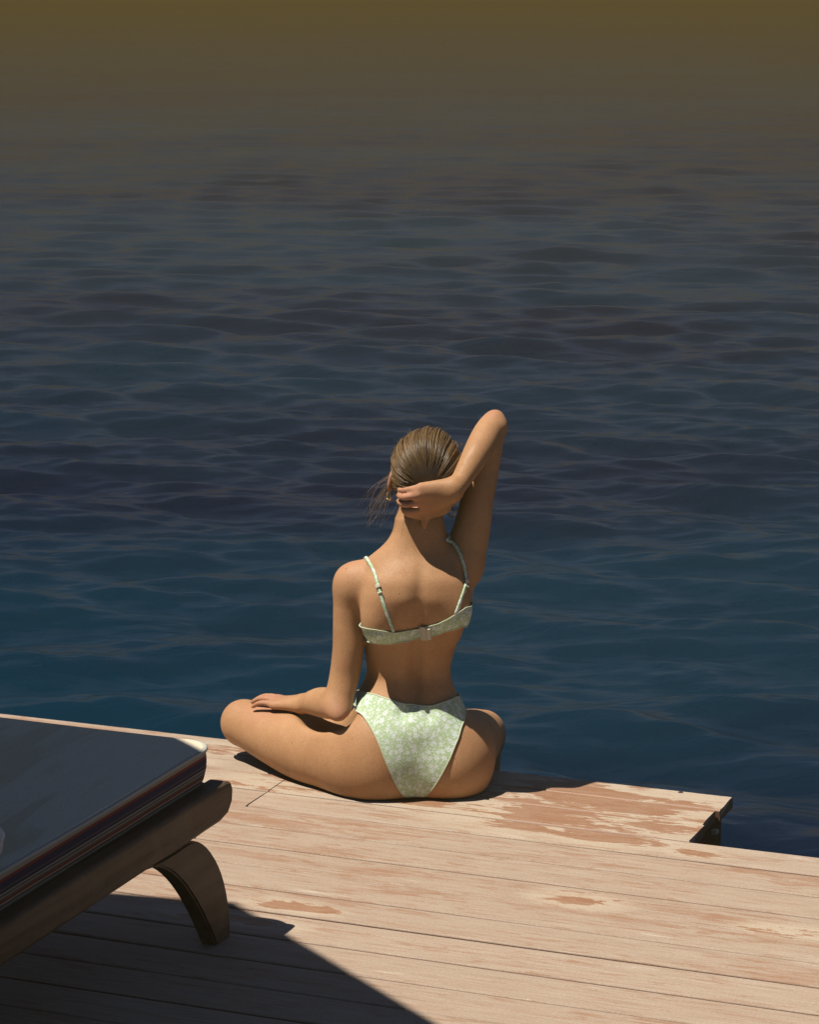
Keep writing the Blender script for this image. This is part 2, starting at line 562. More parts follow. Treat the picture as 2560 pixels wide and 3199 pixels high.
def build_deck():
    deck = empty('deck', (0, 0, 0), AZ)
    tag(deck, 'pale weathered timber deck with a short platform over the sea', None, None, 'structure')
    joints = {1: [-.30], 2: [-.311], 3: [-.311], 5: [-.318], 7: [-1.15, 1.6], 9: [-1.6, 1.75], 4: [-1.4, 1.3], 6: [1.9], 8: [-1.0, 1.45]}
    ends = {0: .696, 1: .687, 2: .693}
    for i in range(len(LINES) - 1):
        far, near = LINES[i], LINES[i + 1]
        g = 0.0020 + 0.75 * [0.0036, 0.0026, 0.0030, 0.0042, 0.0050, 0.0050, 0.0026, 0.0034, 0.0050, 0.0054, 0.0052, 0.0030, 0.0050][i] if i < 13 else 0.0045
        s1 = ends.get(i, S_HI)
        cuts = [S_LO] + joints.get(i, [random.uniform(-.6, .8)] if i > 11 else []) + [s1]
        for a, b in zip(cuts[:-1], cuts[1:]):
            V, Fc = board_mesh(a + 0.0018, b - (0.0018 if b != s1 else 0), near + g / 2, far - g / 2, 0.026, 0.0012)
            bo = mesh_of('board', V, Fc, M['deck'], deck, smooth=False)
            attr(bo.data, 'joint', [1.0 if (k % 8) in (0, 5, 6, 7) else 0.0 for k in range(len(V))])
    # bearers under the boards, in near-black wood
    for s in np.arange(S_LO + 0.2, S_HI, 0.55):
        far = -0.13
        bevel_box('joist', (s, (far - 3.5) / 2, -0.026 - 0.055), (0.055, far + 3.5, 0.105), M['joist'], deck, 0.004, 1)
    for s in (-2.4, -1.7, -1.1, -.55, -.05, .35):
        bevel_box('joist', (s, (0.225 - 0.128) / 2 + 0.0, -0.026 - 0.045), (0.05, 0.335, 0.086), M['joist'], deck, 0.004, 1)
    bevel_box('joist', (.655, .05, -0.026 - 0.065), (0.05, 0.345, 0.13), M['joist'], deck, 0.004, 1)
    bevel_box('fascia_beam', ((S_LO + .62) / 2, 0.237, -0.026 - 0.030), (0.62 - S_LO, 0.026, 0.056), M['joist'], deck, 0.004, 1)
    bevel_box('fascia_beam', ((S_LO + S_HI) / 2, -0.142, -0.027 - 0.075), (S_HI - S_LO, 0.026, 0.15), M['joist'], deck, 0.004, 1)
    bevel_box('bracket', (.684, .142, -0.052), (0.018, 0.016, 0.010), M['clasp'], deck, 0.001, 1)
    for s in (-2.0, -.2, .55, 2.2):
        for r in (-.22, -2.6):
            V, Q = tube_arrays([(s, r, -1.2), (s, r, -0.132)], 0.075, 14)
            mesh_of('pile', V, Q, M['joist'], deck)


build_deck()

# ------------------------------------------------------------------ sun lounger (axis across the boards)


def rounded_slab(w0, w1, l0, l1, z0, z1, rc, puff, nx=26, ny=60):
    """cushion: rounded corners in plan, soft domed top. Returns verts/faces for the top-and-bottom hull"""
    bm = bmesh.new()
    pts = []
    for (cx, cy, a0) in ((w1 - rc, l1 - rc, 0), (w0 + rc, l1 - rc, 90), (w0 + rc, l0 + rc, 180), (w1 - rc, l0 + rc, 270)):
        for k in range(9):
            a = R(a0 + 90 * k / 8)
            pts.append((cx + rc * math.cos(a), cy + rc * math.sin(a)))
    return pts


def build_lounger():
    lg = empty('sun_lounger', (TV * -0.33 + NV * -1.9), AZ)
    tag(lg, 'dark wooden sun lounger with curved leg and grey cushion with striped edge', 'sun lounger')
    inv = Vector((-(-0.33), 1.9, 0))            # deck (s, r) to lounger local

    def L(s, r, z):
        return (s + 0.33, r + 1.9, z)
    # local x: 0.35 is the near (right-hand) rail's outer face, local y: end towards the sea at +0.92
    W = 0.352
    for sgn in (1, -1):
        # side rail: rounded sea end
        prof = [(-0.95, .245), (0.86, .245), (0.895, .252), (0.914, .272), (0.918, .296), (0.910, .312), (0.892, .318), (-0.95, .318)]
        bm = bmesh.new()
        x0, x1 = sgn * (W - 0.045), sgn * W
        va = [bm.verts.new((x0, y, z)) for y, z in prof]
        vb = [bm.verts.new((x1, y, z)) for y, z in prof]
        bm.faces.new(va)
        bm.faces.new(vb[::-1])
        for i in range(len(prof)):
            j = (i + 1) % len(prof)
            bm.faces.new((va[i], vb[i], vb[j], va[j]))
        bmesh.ops.recalc_face_normals(bm, faces=bm.faces)
        bmesh.ops.bevel(bm, geom=[e for e in bm.edges if abs(e.verts[0].co.x - e.verts[1].co.x) < 1e-6], offset=0.009, segments=3, affect='EDGES', profile=0.5)
        me = bpy.data.meshes.new('side_rail')
        bm.to_mesh(me)
        bm.free()
        link_mesh('side_rail', me, M['teak'], lg, smooth=False)
        for end in (1, -1):
            # sabre leg: sweeps out towards the end of the rail
            outer, inner = [], []
            for k in range(15):
                t = k / 14
                # outer curve: from (0.74,.25) to (0.915,0); inner from (0.56,.25) to (0.86,0)
                yo = 0.731 + 0.172 * math.sin(t * math.pi / 2) ** 0.95
                zo = 0.2435 * (1 - t ** 1.55)
                yi = 0.557 + 0.285 * t ** 0.85
                zi = 0.2435 * (1 - t ** 1.55)
                outer.append((yo, zo))
                inner.append((yi, zi))
            prof2 = outer + inner[::-1]
            bm = bmesh.new()
            xa, xb = sgn * (W - 0.041), sgn * (W - 0.004)
            sh = 0.0 if end == 1 else 0.0
            va = [bm.verts.new((xa, end * y, z)) for y, z in prof2]
            vb = [bm.verts.new((xb, end * y, z)) for y, z in prof2]
            n_ = 15
            for i in range(14):
                bm.faces.new((va[i], va[i + 1], va[2 * n_ - 2 - i], va[2 * n_ - 1 - i]))
                bm.faces.new((vb[i], vb[2 * n_ - 1 - i], vb[2 * n_ - 2 - i], vb[i + 1]))
            m_ = len(prof2)
            for i in range(m_):
                j = (i + 1) % m_
                bm.faces.new((va[i], vb[i], vb[j], va[j]))
            bmesh.ops.recalc_face_normals(bm, faces=bm.faces)
            bmesh.ops.bevel(bm, geom=[e for e in bm.edges if abs(e.verts[0].co.x - e.verts[1].co.x) < 1e-6 and len(e.link_faces) == 2
                                      and abs(e.link_faces[0].normal.dot(e.link_faces[1].normal)) < 0.5], offset=0.004, segments=2, affect='EDGES')
            me = bpy.data.meshes.new('leg')
            bm.to_mesh(me)
            bm.free()
            link_mesh('leg', me, M['teak'], lg, smooth=False)
    for y in (0.875, -0.9):
        bevel_box('cross_bar', (0, y, .281), (2 * (W - 0.047), 0.04, 0.06), M['teak'], lg, 0.006, 2)
    for k in range(17):
        bevel_box('slat', (0, 0.80 - k * 0.10, .304), (2 * (W - 0.047), 0.06, 0.016), M['teak'], lg, 0.003, 1)
    # cushion
    x1, x0 = 0.322, -0.322
    l1, l0 = 0.900, -0.93
    zb, zt = .3165, .392
    rc = 0.055
    ring = rounded_slab(x0, x1, l0, l1, 0, 0, rc, 0)
    ring = np.array(ring)
    c = np.array([(x0 + x1) / 2, (l0 + l1) / 2])
    nr = len(ring)
    # top: concentric rings, softly domed, with a few creases
    V, Fc = [], []
    fr = [1.0, .997, .992, .985, .975, .93, .88, .8, .7, .58, .45, .3, .15]
    for f in fr:
        for p in ring:
            # shrink by distance rather than ratio so the rim stays even
            q = c + (p - c) * np.array([f, 1 - (1 - f) * 0.345])
            e = 1 - f
            z = zt - 0.0050 * max(0, 1 - e / 0.012) ** 2 + 0.003 * min(1, e / 0.5)
            z += 0.0045 * math.sin(q[1] * 21 + q[0] * 9 + 1.5 * math.sin(q[0] * 7)) * min(1, e / 0.15) * (0.5 + 0.5 * math.sin(q[1] * 4 + 1))
            V.append((q[0], q[1], z))
    for a in range(len(fr) - 1):
        for k in range(nr):
            k2 = (k + 1) % nr
            Fc.append((a * nr + k, a * nr + k2, (a + 1) * nr + k2, (a + 1) * nr + k))
    V.append((c[0], c[1], zt + 0.004))
    base = (len(fr) - 1) * nr
    for k in range(nr):
        Fc.append((base + k, base + (k + 1) % nr, len(V) - 1))
    # underside
    b0 = len(V)
    for p in ring:
        V.append((*(c + (p - c) * 0.975), zb))
    Fc.append(tuple(b0 + k for k in range(nr - 1, -1, -1)))
    cu = mesh_of('cushion', V, Fc, M['canvas'], lg)
    # striped ribbon wall, slightly bulging
    V, Fc = [], []
    lev = [(zb, .975), (zb + .008, .988), (zb + .03, 1.001), (zb + .047, 1.003), (zt - 0.0062, .9995)]
    dens = []
    for i in range(nr):
        p, q = ring[i], ring[(i + 1) % nr]
        m = max(1, int(np.linalg.norm(q - p) / 0.06))
        for t in range(m):
            dens.append(p + (q - p) * t / m)
    dens = np.array(dens)
    nd = len(dens)
    for (z, f) in lev:
        for i, p in enumerate(dens):
            wv = 0.002 * math.sin(i * 1.7) + 0.0025 * math.sin(i * 0.63)
            d = p - c
            off = np.array([(1 - f) * x1, (1 - f) * x1]) * np.sign(d) * (np.abs(d) > np.array([x1 - rc, l1 - rc - .01]))
            V.append((p[0] - off[0], p[1] - off[1], z + wv * (1 if z < zt - .02 and z > zb else 0)))
    for a in range(len(lev) - 1):
        for k in range(nd):
            k2 = (k + 1) % nd
            Fc.append((a * nd + k, a * nd + k2, (a + 1) * nd + k2, (a + 1) * nd + k))
    mesh_of('striped_edge', V, Fc, mat_stripes(zb, zt - 0.006), cu)
    loop = [(*p, zt - 0.0052 + 0.0010 * math.sin(i * .5)) for i, p in enumerate(dens)]
    loop.append(loop[0])
    Vt, Qt = tube_arrays(loop, 0.0042, 8)
    mesh_of('piping', Vt, Qt, M['piping'], cu)
    # rolled towel lying on the cushion, mostly out of the picture
    tw = empty('rolled_towel', (TV * -0.25 + NV * -1.815) + Vector((0, 0, .402)), AZ)
    tag(tw, 'white rolled towel lying on the grey lounger cushion at the left edge', 'towel')
    V, Fc = [], []
    nk = 28
    prof = [(0.236, .004), (0.235, .014), (0.231, .024), (0.224, .030), (0.212, .034)] + [(0.2 - .04 * q, .0345 + .0012 * math.sin(q * 2.3)) for q in range(10)]
    for ix, (x, rr) in enumerate(prof):
        for k in range(nk):
            a = 2 * math.pi * k / nk
            fold = 1 + 0.05 * math.exp(-((a - 2.2) / .25) ** 2)
            V.append((x + .002 * math.sin(k * .9), rr * 1.1 * fold * math.cos(a), rr * fold * math.sin(a) + .0345))
    for ix in range(len(prof) - 1):
        for k in range(nk):
            k2 = (k + 1) % nk
            Fc.append((ix * nk + k, ix * nk + k2, (ix + 1) * nk + k2, (ix + 1) * nk + k))
    Fc.append(tuple(range(nk - 1, -1, -1)))
    mesh_of('towel_roll', V, Fc, M['towel'], tw)


build_lounger()

# ------------------------------------------------------------------ parasol that shades the lounger (stands left of the picture)


def build_parasol():
    h = 2.2
    rad = 2.05
    vert = Vector((-.355, -.742, 0))                         # where one canopy corner's shadow meets the deck
    a_in = R(234.5)
    cs = vert + rad * Vector((math.cos(a_in), math.sin(a_in), 0))
    c = cs + to_sun * (h / to_sun.z)
    ps = empty('parasol', (c.x, c.y, 0))
    tag(ps, 'large octagonal canvas parasol shading the sun lounger from the left', 'parasol')
    rim, mid = [], []
    for k in range(8):
        a = a_in + math.pi + k * math.pi / 4
        rim.append(Vector((rad * math.cos(a), rad * math.sin(a), h)))
        mid.append(Vector((rad * .5 * math.cos(a), rad * .5 * math.sin(a), h + 0.21)))
    V = [(0, 0, h + .40)] + [tuple(v) for v in mid] + [tuple(v) for v in rim] + [(v.x * 1.0, v.y * 1.0, v.z - .10) for v in rim]
    Fc = []
    for k in range(8):
        k2 = (k + 1) % 8
        Fc += [(0, 1 + k, 1 + k2), (1 + k, 9 + k, 9 + k2, 1 + k2), (9 + k, 17 + k, 17 + k2, 9 + k2)]
    cn = mesh_of('canopy', V, Fc, M['shade'], ps, smooth=False)
    sd = cn.modifiers.new('thick', 'SOLIDIFY')
    sd.thickness = 0.004
    sd.offset = -1
    for k in range(8):
        Vt, Q = tube_arrays([(0, 0, h + .36), tuple(mid[k] - Vector((0, 0, .02))), tuple(rim[k] * 0.985 - Vector((0, 0, .012)) + Vector((0, 0, 0.015)))], 0.010, 6)
        mesh_of('rib', Vt, Q, M['teak'], ps)
    Vt, Q = tube_arrays([(0, 0, 0.06), (0, 0, h + .42)], 0.024, 14)
    mesh_of('pole', Vt, Q, M['teak'], ps)
    bevel_box('base', (0, 0, .035), (.5, .5, .066), M['steel'], ps, 0.01, 2)


build_parasol()

# ------------------------------------------------------------------ the seated woman, grown as one implicit surface
VOX = 0.0032
LO = np.array([-.50, -.20, -.46])
HI = np.array([.30, .58, .925])
DIM = np.ceil((HI - LO) / VOX).astype(int)
GX = [LO[i] + VOX * np.arange(DIM[i], dtype=np.float32) for i in range(3)]
BIG = 1.0


def smin(a, b, k):
    h = np.maximum(k - np.abs(a - b), 0.0) / np.maximum(k, 1e-6)
    return np.minimum(a, b) - h * h * k * 0.25


class Field:
    def __init__(self):
        self.D = np.full(DIM, BIG, np.float32)

    def box(self, lo, hi, mg):
        i0 = np.clip(np.floor((np.asarray(lo) - mg - LO) / VOX).astype(int), 0, DIM)
        i1 = np.clip(np.ceil((np.asarray(hi) + mg - LO) / VOX).astype(int) + 1, 0, DIM)
        sl = tuple(slice(a, b) for a, b in zip(i0, i1))
        x = GX[0][sl[0]][:, None, None]
        y = GX[1][sl[1]][None, :, None]
        z = GX[2][sl[2]][None, None, :]
        return sl, x, y, z

    def add(self, fn, lo, hi, k=0.02, mg=0.045, op='u'):
        sl, x, y, z = self.box(lo, hi, mg)
        d = fn(x, y, z).astype(np.float32)
        kk = k(x, y, z).astype(np.float32) if callable(k) else k
        cur = self.D[sl]
        self.D[sl] = smin(cur, d, kk) if op == 'u' else -smin(-cur, d, kk)

    def ell(self, c, r, k=0.02, rot=None, op='u', mg=0.045):
        c = np.asarray(c, float)
        r = np.asarray(r, float)
        m = float(max(r))
        Rm = np.array(rot) if rot is not None else None

        def fn(x, y, z):
            dx, dy, dz = x - c[0], y - c[1], z - c[2]
            if Rm is not None:
                dx, dy, dz = [Rm[0][i] * dx + Rm[1][i] * dy + Rm[2][i] * dz for i in range(3)]
            k0 = np.sqrt((dx / r[0]) ** 2 + (dy / r[1]) ** 2 + (dz / r[2]) ** 2)
            k1 = np.sqrt((dx / r[0] ** 2) ** 2 + (dy / r[1] ** 2) ** 2 + (dz / r[2] ** 2) ** 2)
            return k0 * (k0 - 1) / np.maximum(k1, 1e-6)
        self.add(fn, c - m, c + m, k, mg, op)

    def tube(self, P, k=0.02, n=None, op='u', mg=0.045, spl=True):
        """P rows: x y z r ; smooth limb of varying radius"""
        P = np.asarray(P, float)
        if spl and len(P) > 2:
            P = spline(P, n or (len(P) - 1) * 9 + 1)
        lo = (P[:, :3] - P[:, 3:]).min(0)
        hi = (P[:, :3] + P[:, 3:]).max(0)

        def fn(x, y, z):
            d = None
            for a, b in zip(P[:-1], P[1:]):
                ba = b[:3] - a[:3]
                L2 = ba @ ba + 1e-12
                px, py, pz = x - a[0], y - a[1], z - a[2]
                h = np.clip((px * ba[0] + py * ba[1] + pz * ba[2]) / L2, 0, 1)
                dd = np.sqrt((px - ba[0] * h) ** 2 + (py - ba[1] * h) ** 2 + (pz - ba[2] * h) ** 2) - (a[3] + (b[3] - a[3]) * h)
                d = dd if d is None else np.minimum(d, dd)
            return d
        self.add(fn, lo, hi, k, mg, op)

    def join(self, other, k):
        """blend another whole field in; k may be a function of position"""
        if callable(k):
            x, y, z = GX[0][:, None, None], GX[1][None, :, None], GX[2][None, None, :]
            msk = other.D < 0.09
            ii = np.argwhere(msk.any((1, 2)))
            jj = np.argwhere(msk.any((0, 2)))
            kk = np.argwhere(msk.any((0, 1)))
            sl = (slice(ii[0, 0], ii[-1, 0] + 1), slice(jj[0, 0], jj[-1, 0] + 1), slice(kk[0, 0], kk[-1, 0] + 1))
            kv = k(GX[0][sl[0]][:, None, None], GX[1][sl[1]][None, :, None], GX[2][sl[2]][None, None, :]).astype(np.float32)
            self.D[sl] = smin(self.D[sl], other.D[sl], kv)
        else:
            self.D = smin(self.D, other.D, k)

    def sample(self, p):
        q = (np.asarray(p, float) - LO) / VOX
        i = np.clip(np.floor(q).astype(int), 0, DIM - 2)
        f = q - i
        r = np.zeros(q.shape[:-1])
        for a in (0, 1):
            for b in (0, 1):
                for c in (0, 1):
                    w = (f[..., 0] if a else 1 - f[..., 0]) * (f[..., 1] if b else 1 - f[..., 1]) * (f[..., 2] if c else 1 - f[..., 2])
                    r += w * self.D[i[..., 0] + a, i[..., 1] + b, i[..., 2] + c]
        return r

    def normal(self, p):
        e = VOX * 1.2
        p = np.asarray(p, float)
        g = np.stack([self.sample(p + np.eye(3)[i] * e) - self.sample(p - np.eye(3)[i] * e) for i in range(3)], -1)
        return g / (np.linalg.norm(g, axis=-1)[..., None] + 1e-9)

    def march(self, o, d, tmax=0.6, step=0.0015):
        """first hit of rays o + t d (arrays); returns points, nan-free hit mask"""
        o = np.asarray(o, float)
        d = np.asarray(d, float)
        d = d / np.linalg.norm(d, axis=-1)[..., None]
        t = np.zeros(o.shape[:-1])
        hit = np.zeros(t.shape, bool)
        prev = np.full(t.shape, BIG)
        th = np.zeros(t.shape)
        for k in range(int(tmax / step)):
            v = self.sample(o + d * t[..., None])
            new = (~hit) & (v < 0)
            fr = np.where(prev < 0.5, prev / np.maximum(prev - v, 1e-6), 1.0)
            th = np.where(new, t - step + step * fr, th)
            hit |= new
            prev = v
            t = np.where(hit, t, t + step)
            if hit.all():
                break
        return o + d * th[..., None], hit


def surface_nets(D, lo, h):
    S = D < 0
    c = np.zeros(tuple(np.array(D.shape) - 1), np.int8)
    for a in (0, 1):
        for b in (0, 1):
            for d in (0, 1):
                c += S[a:a + c.shape[0], b:b + c.shape[1], d:d + c.shape[2]]
    act = (c > 0) & (c < 8)
    idx = np.argwhere(act)
    num = np.full(c.shape, -1, np.int32)
    num[act] = np.arange(len(idx))
    acc = np.zeros((len(idx), 3))
    cnt = np.zeros(len(idx))
    corners = [(a, b, d) for a in (0, 1) for b in (0, 1) for d in (0, 1)]
    for i, p in enumerate(corners):
        for q in corners[i + 1:]:
            if sum(abs(p[k] - q[k]) for k in range(3)) != 1:
                continue
            v0 = D[idx[:, 0] + p[0], idx[:, 1] + p[1], idx[:, 2] + p[2]].astype(float)
            v1 = D[idx[:, 0] + q[0], idx[:, 1] + q[1], idx[:, 2] + q[2]].astype(float)
            x = (v0 < 0) != (v1 < 0)
            t = np.where(x, v0 / np.where(x, v0 - v1, 1), 0)
            pt = np.array(p)[None] + t[:, None] * (np.array(q) - np.array(p))[None]
            acc += pt * x[:, None]
            cnt += x
    V = (idx + acc / cnt[:, None]) * h + lo
    Q = []
    for ax in range(3):
        u, w = [(1, 2), (2, 0), (0, 1)][ax]
        s0 = [slice(1, -1)] * 3
        s1 = [slice(1, -1)] * 3
        s0[ax] = slice(0, -1)
        s1[ax] = slice(1, None)
        e = S[tuple(s0)] != S[tuple(s1)]
        ii = np.argwhere(e)
        for k in range(3):
            if k != ax:
                ii[:, k] += 1
        fl = S[ii[:, 0], ii[:, 1], ii[:, 2]]

        def cell(du, dw):
            j = ii.copy()
            j[:, u] += du
            j[:, w] += dw
            return num[j[:, 0], j[:, 1], j[:, 2]]
        a, b, c_, d = cell(-1, -1), cell(0, -1), cell(0, 0), cell(-1, 0)
        q = np.stack([a, b, c_, d], 1)
        q[~fl] = q[~fl][:, ::-1]
        Q.append(q)
    Q = np.vstack(Q)
    Q = Q[(Q >= 0).all(1)]
    return V, Q


def interp(z, tab):
    tab = np.asarray(tab, float)
    o = np.argsort(tab[:, 0])
    tab = tab[o]
    out = []
    zs = np.linspace(tab[0, 0], tab[-1, 0], 240)
    for c in range(1, tab.shape[1]):
        v = np.interp(zs, tab[:, 0], tab[:, c])
        ker = np.hanning(17)
        ker /= ker.sum()
        v = np.convolve(np.pad(v, 8, mode='edge'), ker, 'valid')
        out.append(np.interp(z, zs, v).astype(np.float32))
    return out


#          z     xl     xr     back    front
TORSO = [(-.02, -.130, .150, -.035, .110), (.05, -.150, .160, -.055, .128), (.10, -.155, .158, -.064, .130), (.15, -.150, .138, -.064, .126),
         (.185, -.143, .126, -.058, .118), (.212, -.134, .117, -.048, .110), (.240, -.114, .103, -.039, .106), (.273, -.0985, .094, -.034, .106),
         (.300, -.0995, .096, -.040, .104), (.340, -.104, .106, -.058, .098), (.380, -.105, .117, -.080, .092), (.43, -.110, .126, -.106, .086),
         (.48, -.115, .130, -.120, .074), (.52, -.112, .134, -.112, .064), (.555, -.080, .104, -.090, .056), (.59, -.040, .070, -.058, .048), (.62, -.018, .056, -.036, .040)]


def spine_x(z):
    return np.interp(z, [0, .2, .3, .45, .6], [.012, .016, .012, .022, .028])


def torso_fn(x, y, z):
    xl, xr, yb, yf = interp(z, TORSO)
    xc, yc = (xl + xr) / 2, (yb + yf) / 2
    a, b = (xr - xl) / 2, (yf - yb) / 2
    X, Yy = np.abs(x - xc) / a, np.abs(y - yc) / b
    e = 2.35
    rho = (X ** e + Yy ** e + 1e-9) ** (1 / e)
    gx = X ** (e - 1) / a
    gy = Yy ** (e - 1) / b
    g = np.sqrt(gx ** 2 + gy ** 2) * (rho + 1e-6) ** (1 - e)
    d = (rho - 1) / np.maximum(g, 2.0)
    d = np.maximum(d, z - .635)
    # furrow of the spine with the long muscles either side of it
    sx = spine_x(z).astype(np.float32)
    back = np.clip(-(y - yc) / b, 0, 1)
    win = np.clip((z - .19) / .06, 0, 1) * np.clip((.60 - z) / .08, 0, 1)
    low = np.clip((.42 - z) / .12, 0, 1)
    u = x - sx
    mid = np.exp(-((z - .45) / .075) ** 2)
    fur = .0085 * mid * np.exp(-(u / .030) ** 2) + (.0050 + .0050 * low) * np.exp(-(u / .013) ** 2) - (.0010 + .0040 * low) * np.exp(-((np.abs(u) - .034) / .020) ** 2)
    d = d + fur * back * win
    # vertebra of the nape
    return d


def lerp3(a, b, t):
    return tuple(a[i] + (b[i] - a[i]) * t for i in range(len(a)))


def finger(F, pts, r0, r1, k=0.004):
    P = [(*p, r0 + (r1 - r0) * i / (len(pts) - 1)) for i, p in enumerate(pts)]
    F.tube(P, k, n=13, mg=0.02)


HEAD_C = np.array([.037, .008, .745])
HEAD_R = np.array(Euler((R(6), R(9), R(4))).to_matrix())     # tipped back a little and over to the right


def HP(x, y, z):
    return HEAD_C + HEAD_R @ np.array([x, y, z])


BC = Field()                                     # the same body without arms: what the swimwear is laid on


def build_body_field():
    B = Field()
    B.add(torso_fn, (-.16, -.11, -.02), (.18, .12, .64), 0.0, mg=0.06)
    # shoulder blades, trapezius, rib swell
    B.ell((-.064, -.074, .450), (.046, .040, .074), 0.026, Euler((R(-8), R(12), R(12))).to_matrix())
    B.ell((.088, -.070, .472), (.046, .034, .072), 0.03, Euler((R(-8), R(-26), R(-14))).to_matrix())
    B.tube([(.018, -.014, .625, .036), (-.034, -.022, .562, .033), (-.098, -.014, .512, .031)], 0.035)
    B.tube([(.034, -.012, .622, .034), (.076, -.018, .556, .033), (.120, -.008, .540, .038)], 0.030)
    # latissimus of the raised side, bust
    B.tube([(.126, -.010, .545, .029), (.113, -.030, .48, .026), (.088, -.030, .39, .026)], 0.03)
    for sx in (-1, 1):
        B.ell((.012 + sx * .066, .088, .425), (.056, .052, .056), 0.03)
    # buttocks and hips, flattened on the boards
    Hh = Field()
    Hh.ell((-.080, .026, .072), (.098, .100, .108), 0.01)
    Hh.ell((.094, .026, .068), (.092, .100, .100), 0.014)
    Hh.ell((-.105, .050, .080), (.074, .085, .105), 0.03)
    Hh.ell((.112, .050, .066), (.068, .085, .090), 0.03)
    B.join(Hh, 0.035)
    for sx in (-1, 1):                                  # dimples over the sacrum
        B.ell((.014 + sx * .030, -.054, .203), (.013, .010, .014), 0.02, op='s')
    # left thigh out to the side, shin folded back under
    T = Field()
    T.tube([(-.075, .040, .078, .100), (-.135, .066, .072, .096), (-.215, .120, .068, .087), (-.310, .205, .076, .070), (-.388, .282, .085, .055)], 0.02)
    T.ell((-.402, .292, .088), (.050, .046, .052), 0.02)
    B.join(T, 0.065)
    Sh = Field()
    Sh.tube([(-.385, .305, .066, .047), (-.30, .318, .058, .050), (-.20, .312, .052, .050), (-.10, .296, .046, .036), (-.035, .285, .042, .030)], 0.01)
    Sh.tube([(-.04, .285, .040, .030), (.03, .272, .032, .028), (.10, .262, .026, .022), (.145, .258, .022, .015)], 0.02)
    B.join(Sh, 0.008)
    # right thigh forward over the edge, shin hanging towards the water
    T = Field()
    T.tube([(.096, .050, .076, .090), (.116, .11, .074, .085), (.145, .22, .064, .074), (.168, .34, .042, .062), (.180, .415, .026, .053)], 0.02)
    T.ell((.181, .427, .024), (.047, .047, .050), 0.02)
    T.tube([(.178, .420, .00, .048), (.170, .448, -.08, .052), (.158, .447, -.18, .047), (.148, .437, -.29, .034), (.142, .432, -.36, .029)], 0.02)
    T.tube([(.140, .432, -.365, .03), (.138, .475, -.395, .027), (.136, .53, -.405, .020)], 0.02)
    B.join(T, 0.04)
    # the boards press the flesh flat
    sl, x, y, z = B.box((-.5, -.2, -.06), (.3, .235, .05), 0)
    edge = (x * NV.x + y * NV.y) - 0.24
    pl = (0.002 - z) + 0 * edge
    inside = (edge < 0)
    cur = B.D[sl]
    B.D[sl] = np.where(inside, -smin(-cur, -pl.astype(np.float32), 0.009), cur)
    # fold of the groin between thigh and belly
    B.ell((-.184, .082, .176), (.050, .115, .084), 0.026, Euler((0, R(-14), R(38))).to_matrix(), op='s')
    # left arm: straight down, forearm resting along the thigh
    A = Field()
    A.ell((-.128, -.008, .492), (.045, .048, .048), 0.02)
    A.tube([(-.122, -.006, .496, .044), (-.132, -.008, .455, .0415), (-.138, -.010, .40, .0370), (-.1405, -.014, .34, .0360), (-.150, -.016, .275, .0345), (-.165, -.012, .218, .0325)], 0.02)
    A.tube([(-.166, -.014, .214, .0315), (-.185, .024, .207, .0350), (-.208, .072, .197, .0330), (-.232, .122, .182, .0260), (-.246, .150, .172, .0225)], 0.018)
    A.ell((-.162, -.034, .200), (.015, .014, .016), 0.016)
    # left hand lies on the thigh, little finger nearest the camera
    u = np.array([-.118, .100, -.010])
    u = u / np.linalg.norm(u)
    m = np.array([.62, .78, 0.0])
    w0 = np.array([-.249, .155, .171])
    offs = [(-.027, .9, .060, .0066), (-.009, 1.0, .072, .0074), (.010, 1.03, .078, .0077), (.029, .98, .070, .0074)]
    for (o, ln, fl, rr) in offs:
        kn = w0 + u * .082 * ln + m * o + np.array([0, 0, -.001 - 7.0 * o * o])
        A.tube([(*(w0 + m * o * .35), .0165), (*lerp3(w0 + m * o * .35, kn, .55), .0125), (*kn, .0098)], 0.014, mg=0.02)
        z0 = kn[2]
        pts = [kn + np.array([0, 0, .002]), kn + u * fl * .36 + np.array([0, 0, .004]) + m * o * .10, kn + u * fl * .70 + np.array([0, 0, .001]) + m * o * .16,
               kn + u * fl + np.array([0, 0, -.009]) + m * o * .18]
        finger(A, pts, rr + .0012, rr - .0012)
    th = [w0 + u * .02 + m * .02 + np.array([0, 0, -.004]), w0 + u * .045 + m * .045 + np.array([0, 0, -.012]), w0 + u * .075 + m * .058 + np.array([0, 0, -.024])]
    finger(A, th, .0105, .0078, 0.01)
    BC.D = B.D.copy()
    sh = np.array([-.120, -.005, .50])
    B.join(A, lambda x, y, z: .003 + .040 * np.exp(-((x - sh[0]) ** 2 + (y - sh[1]) ** 2 + (z - sh[2]) ** 2) / .075 ** 2))
    # neck and head
    B.tube([(.026, -.004, .560, .055), (.024, -.004, .610, .0490), (.023, -.002, .660, .0475), (.028, .006, .70, .049)], 0.03)
    Hd = Field()
    Hd.ell(HP(0, 0, .020), (.072, .090, .082), 0.01, HEAD_R)
    Hd.ell(HP(0, .036, -.042), (.054, .058, .074), 0.03, HEAD_R)
    Hd.ell(HP(0, .070, -.094), (.022, .020, .018), 0.03, HEAD_R)
    Hd.ell(HP(0, .086, .012), (.045, .012, .012), 0.02, HEAD_R)
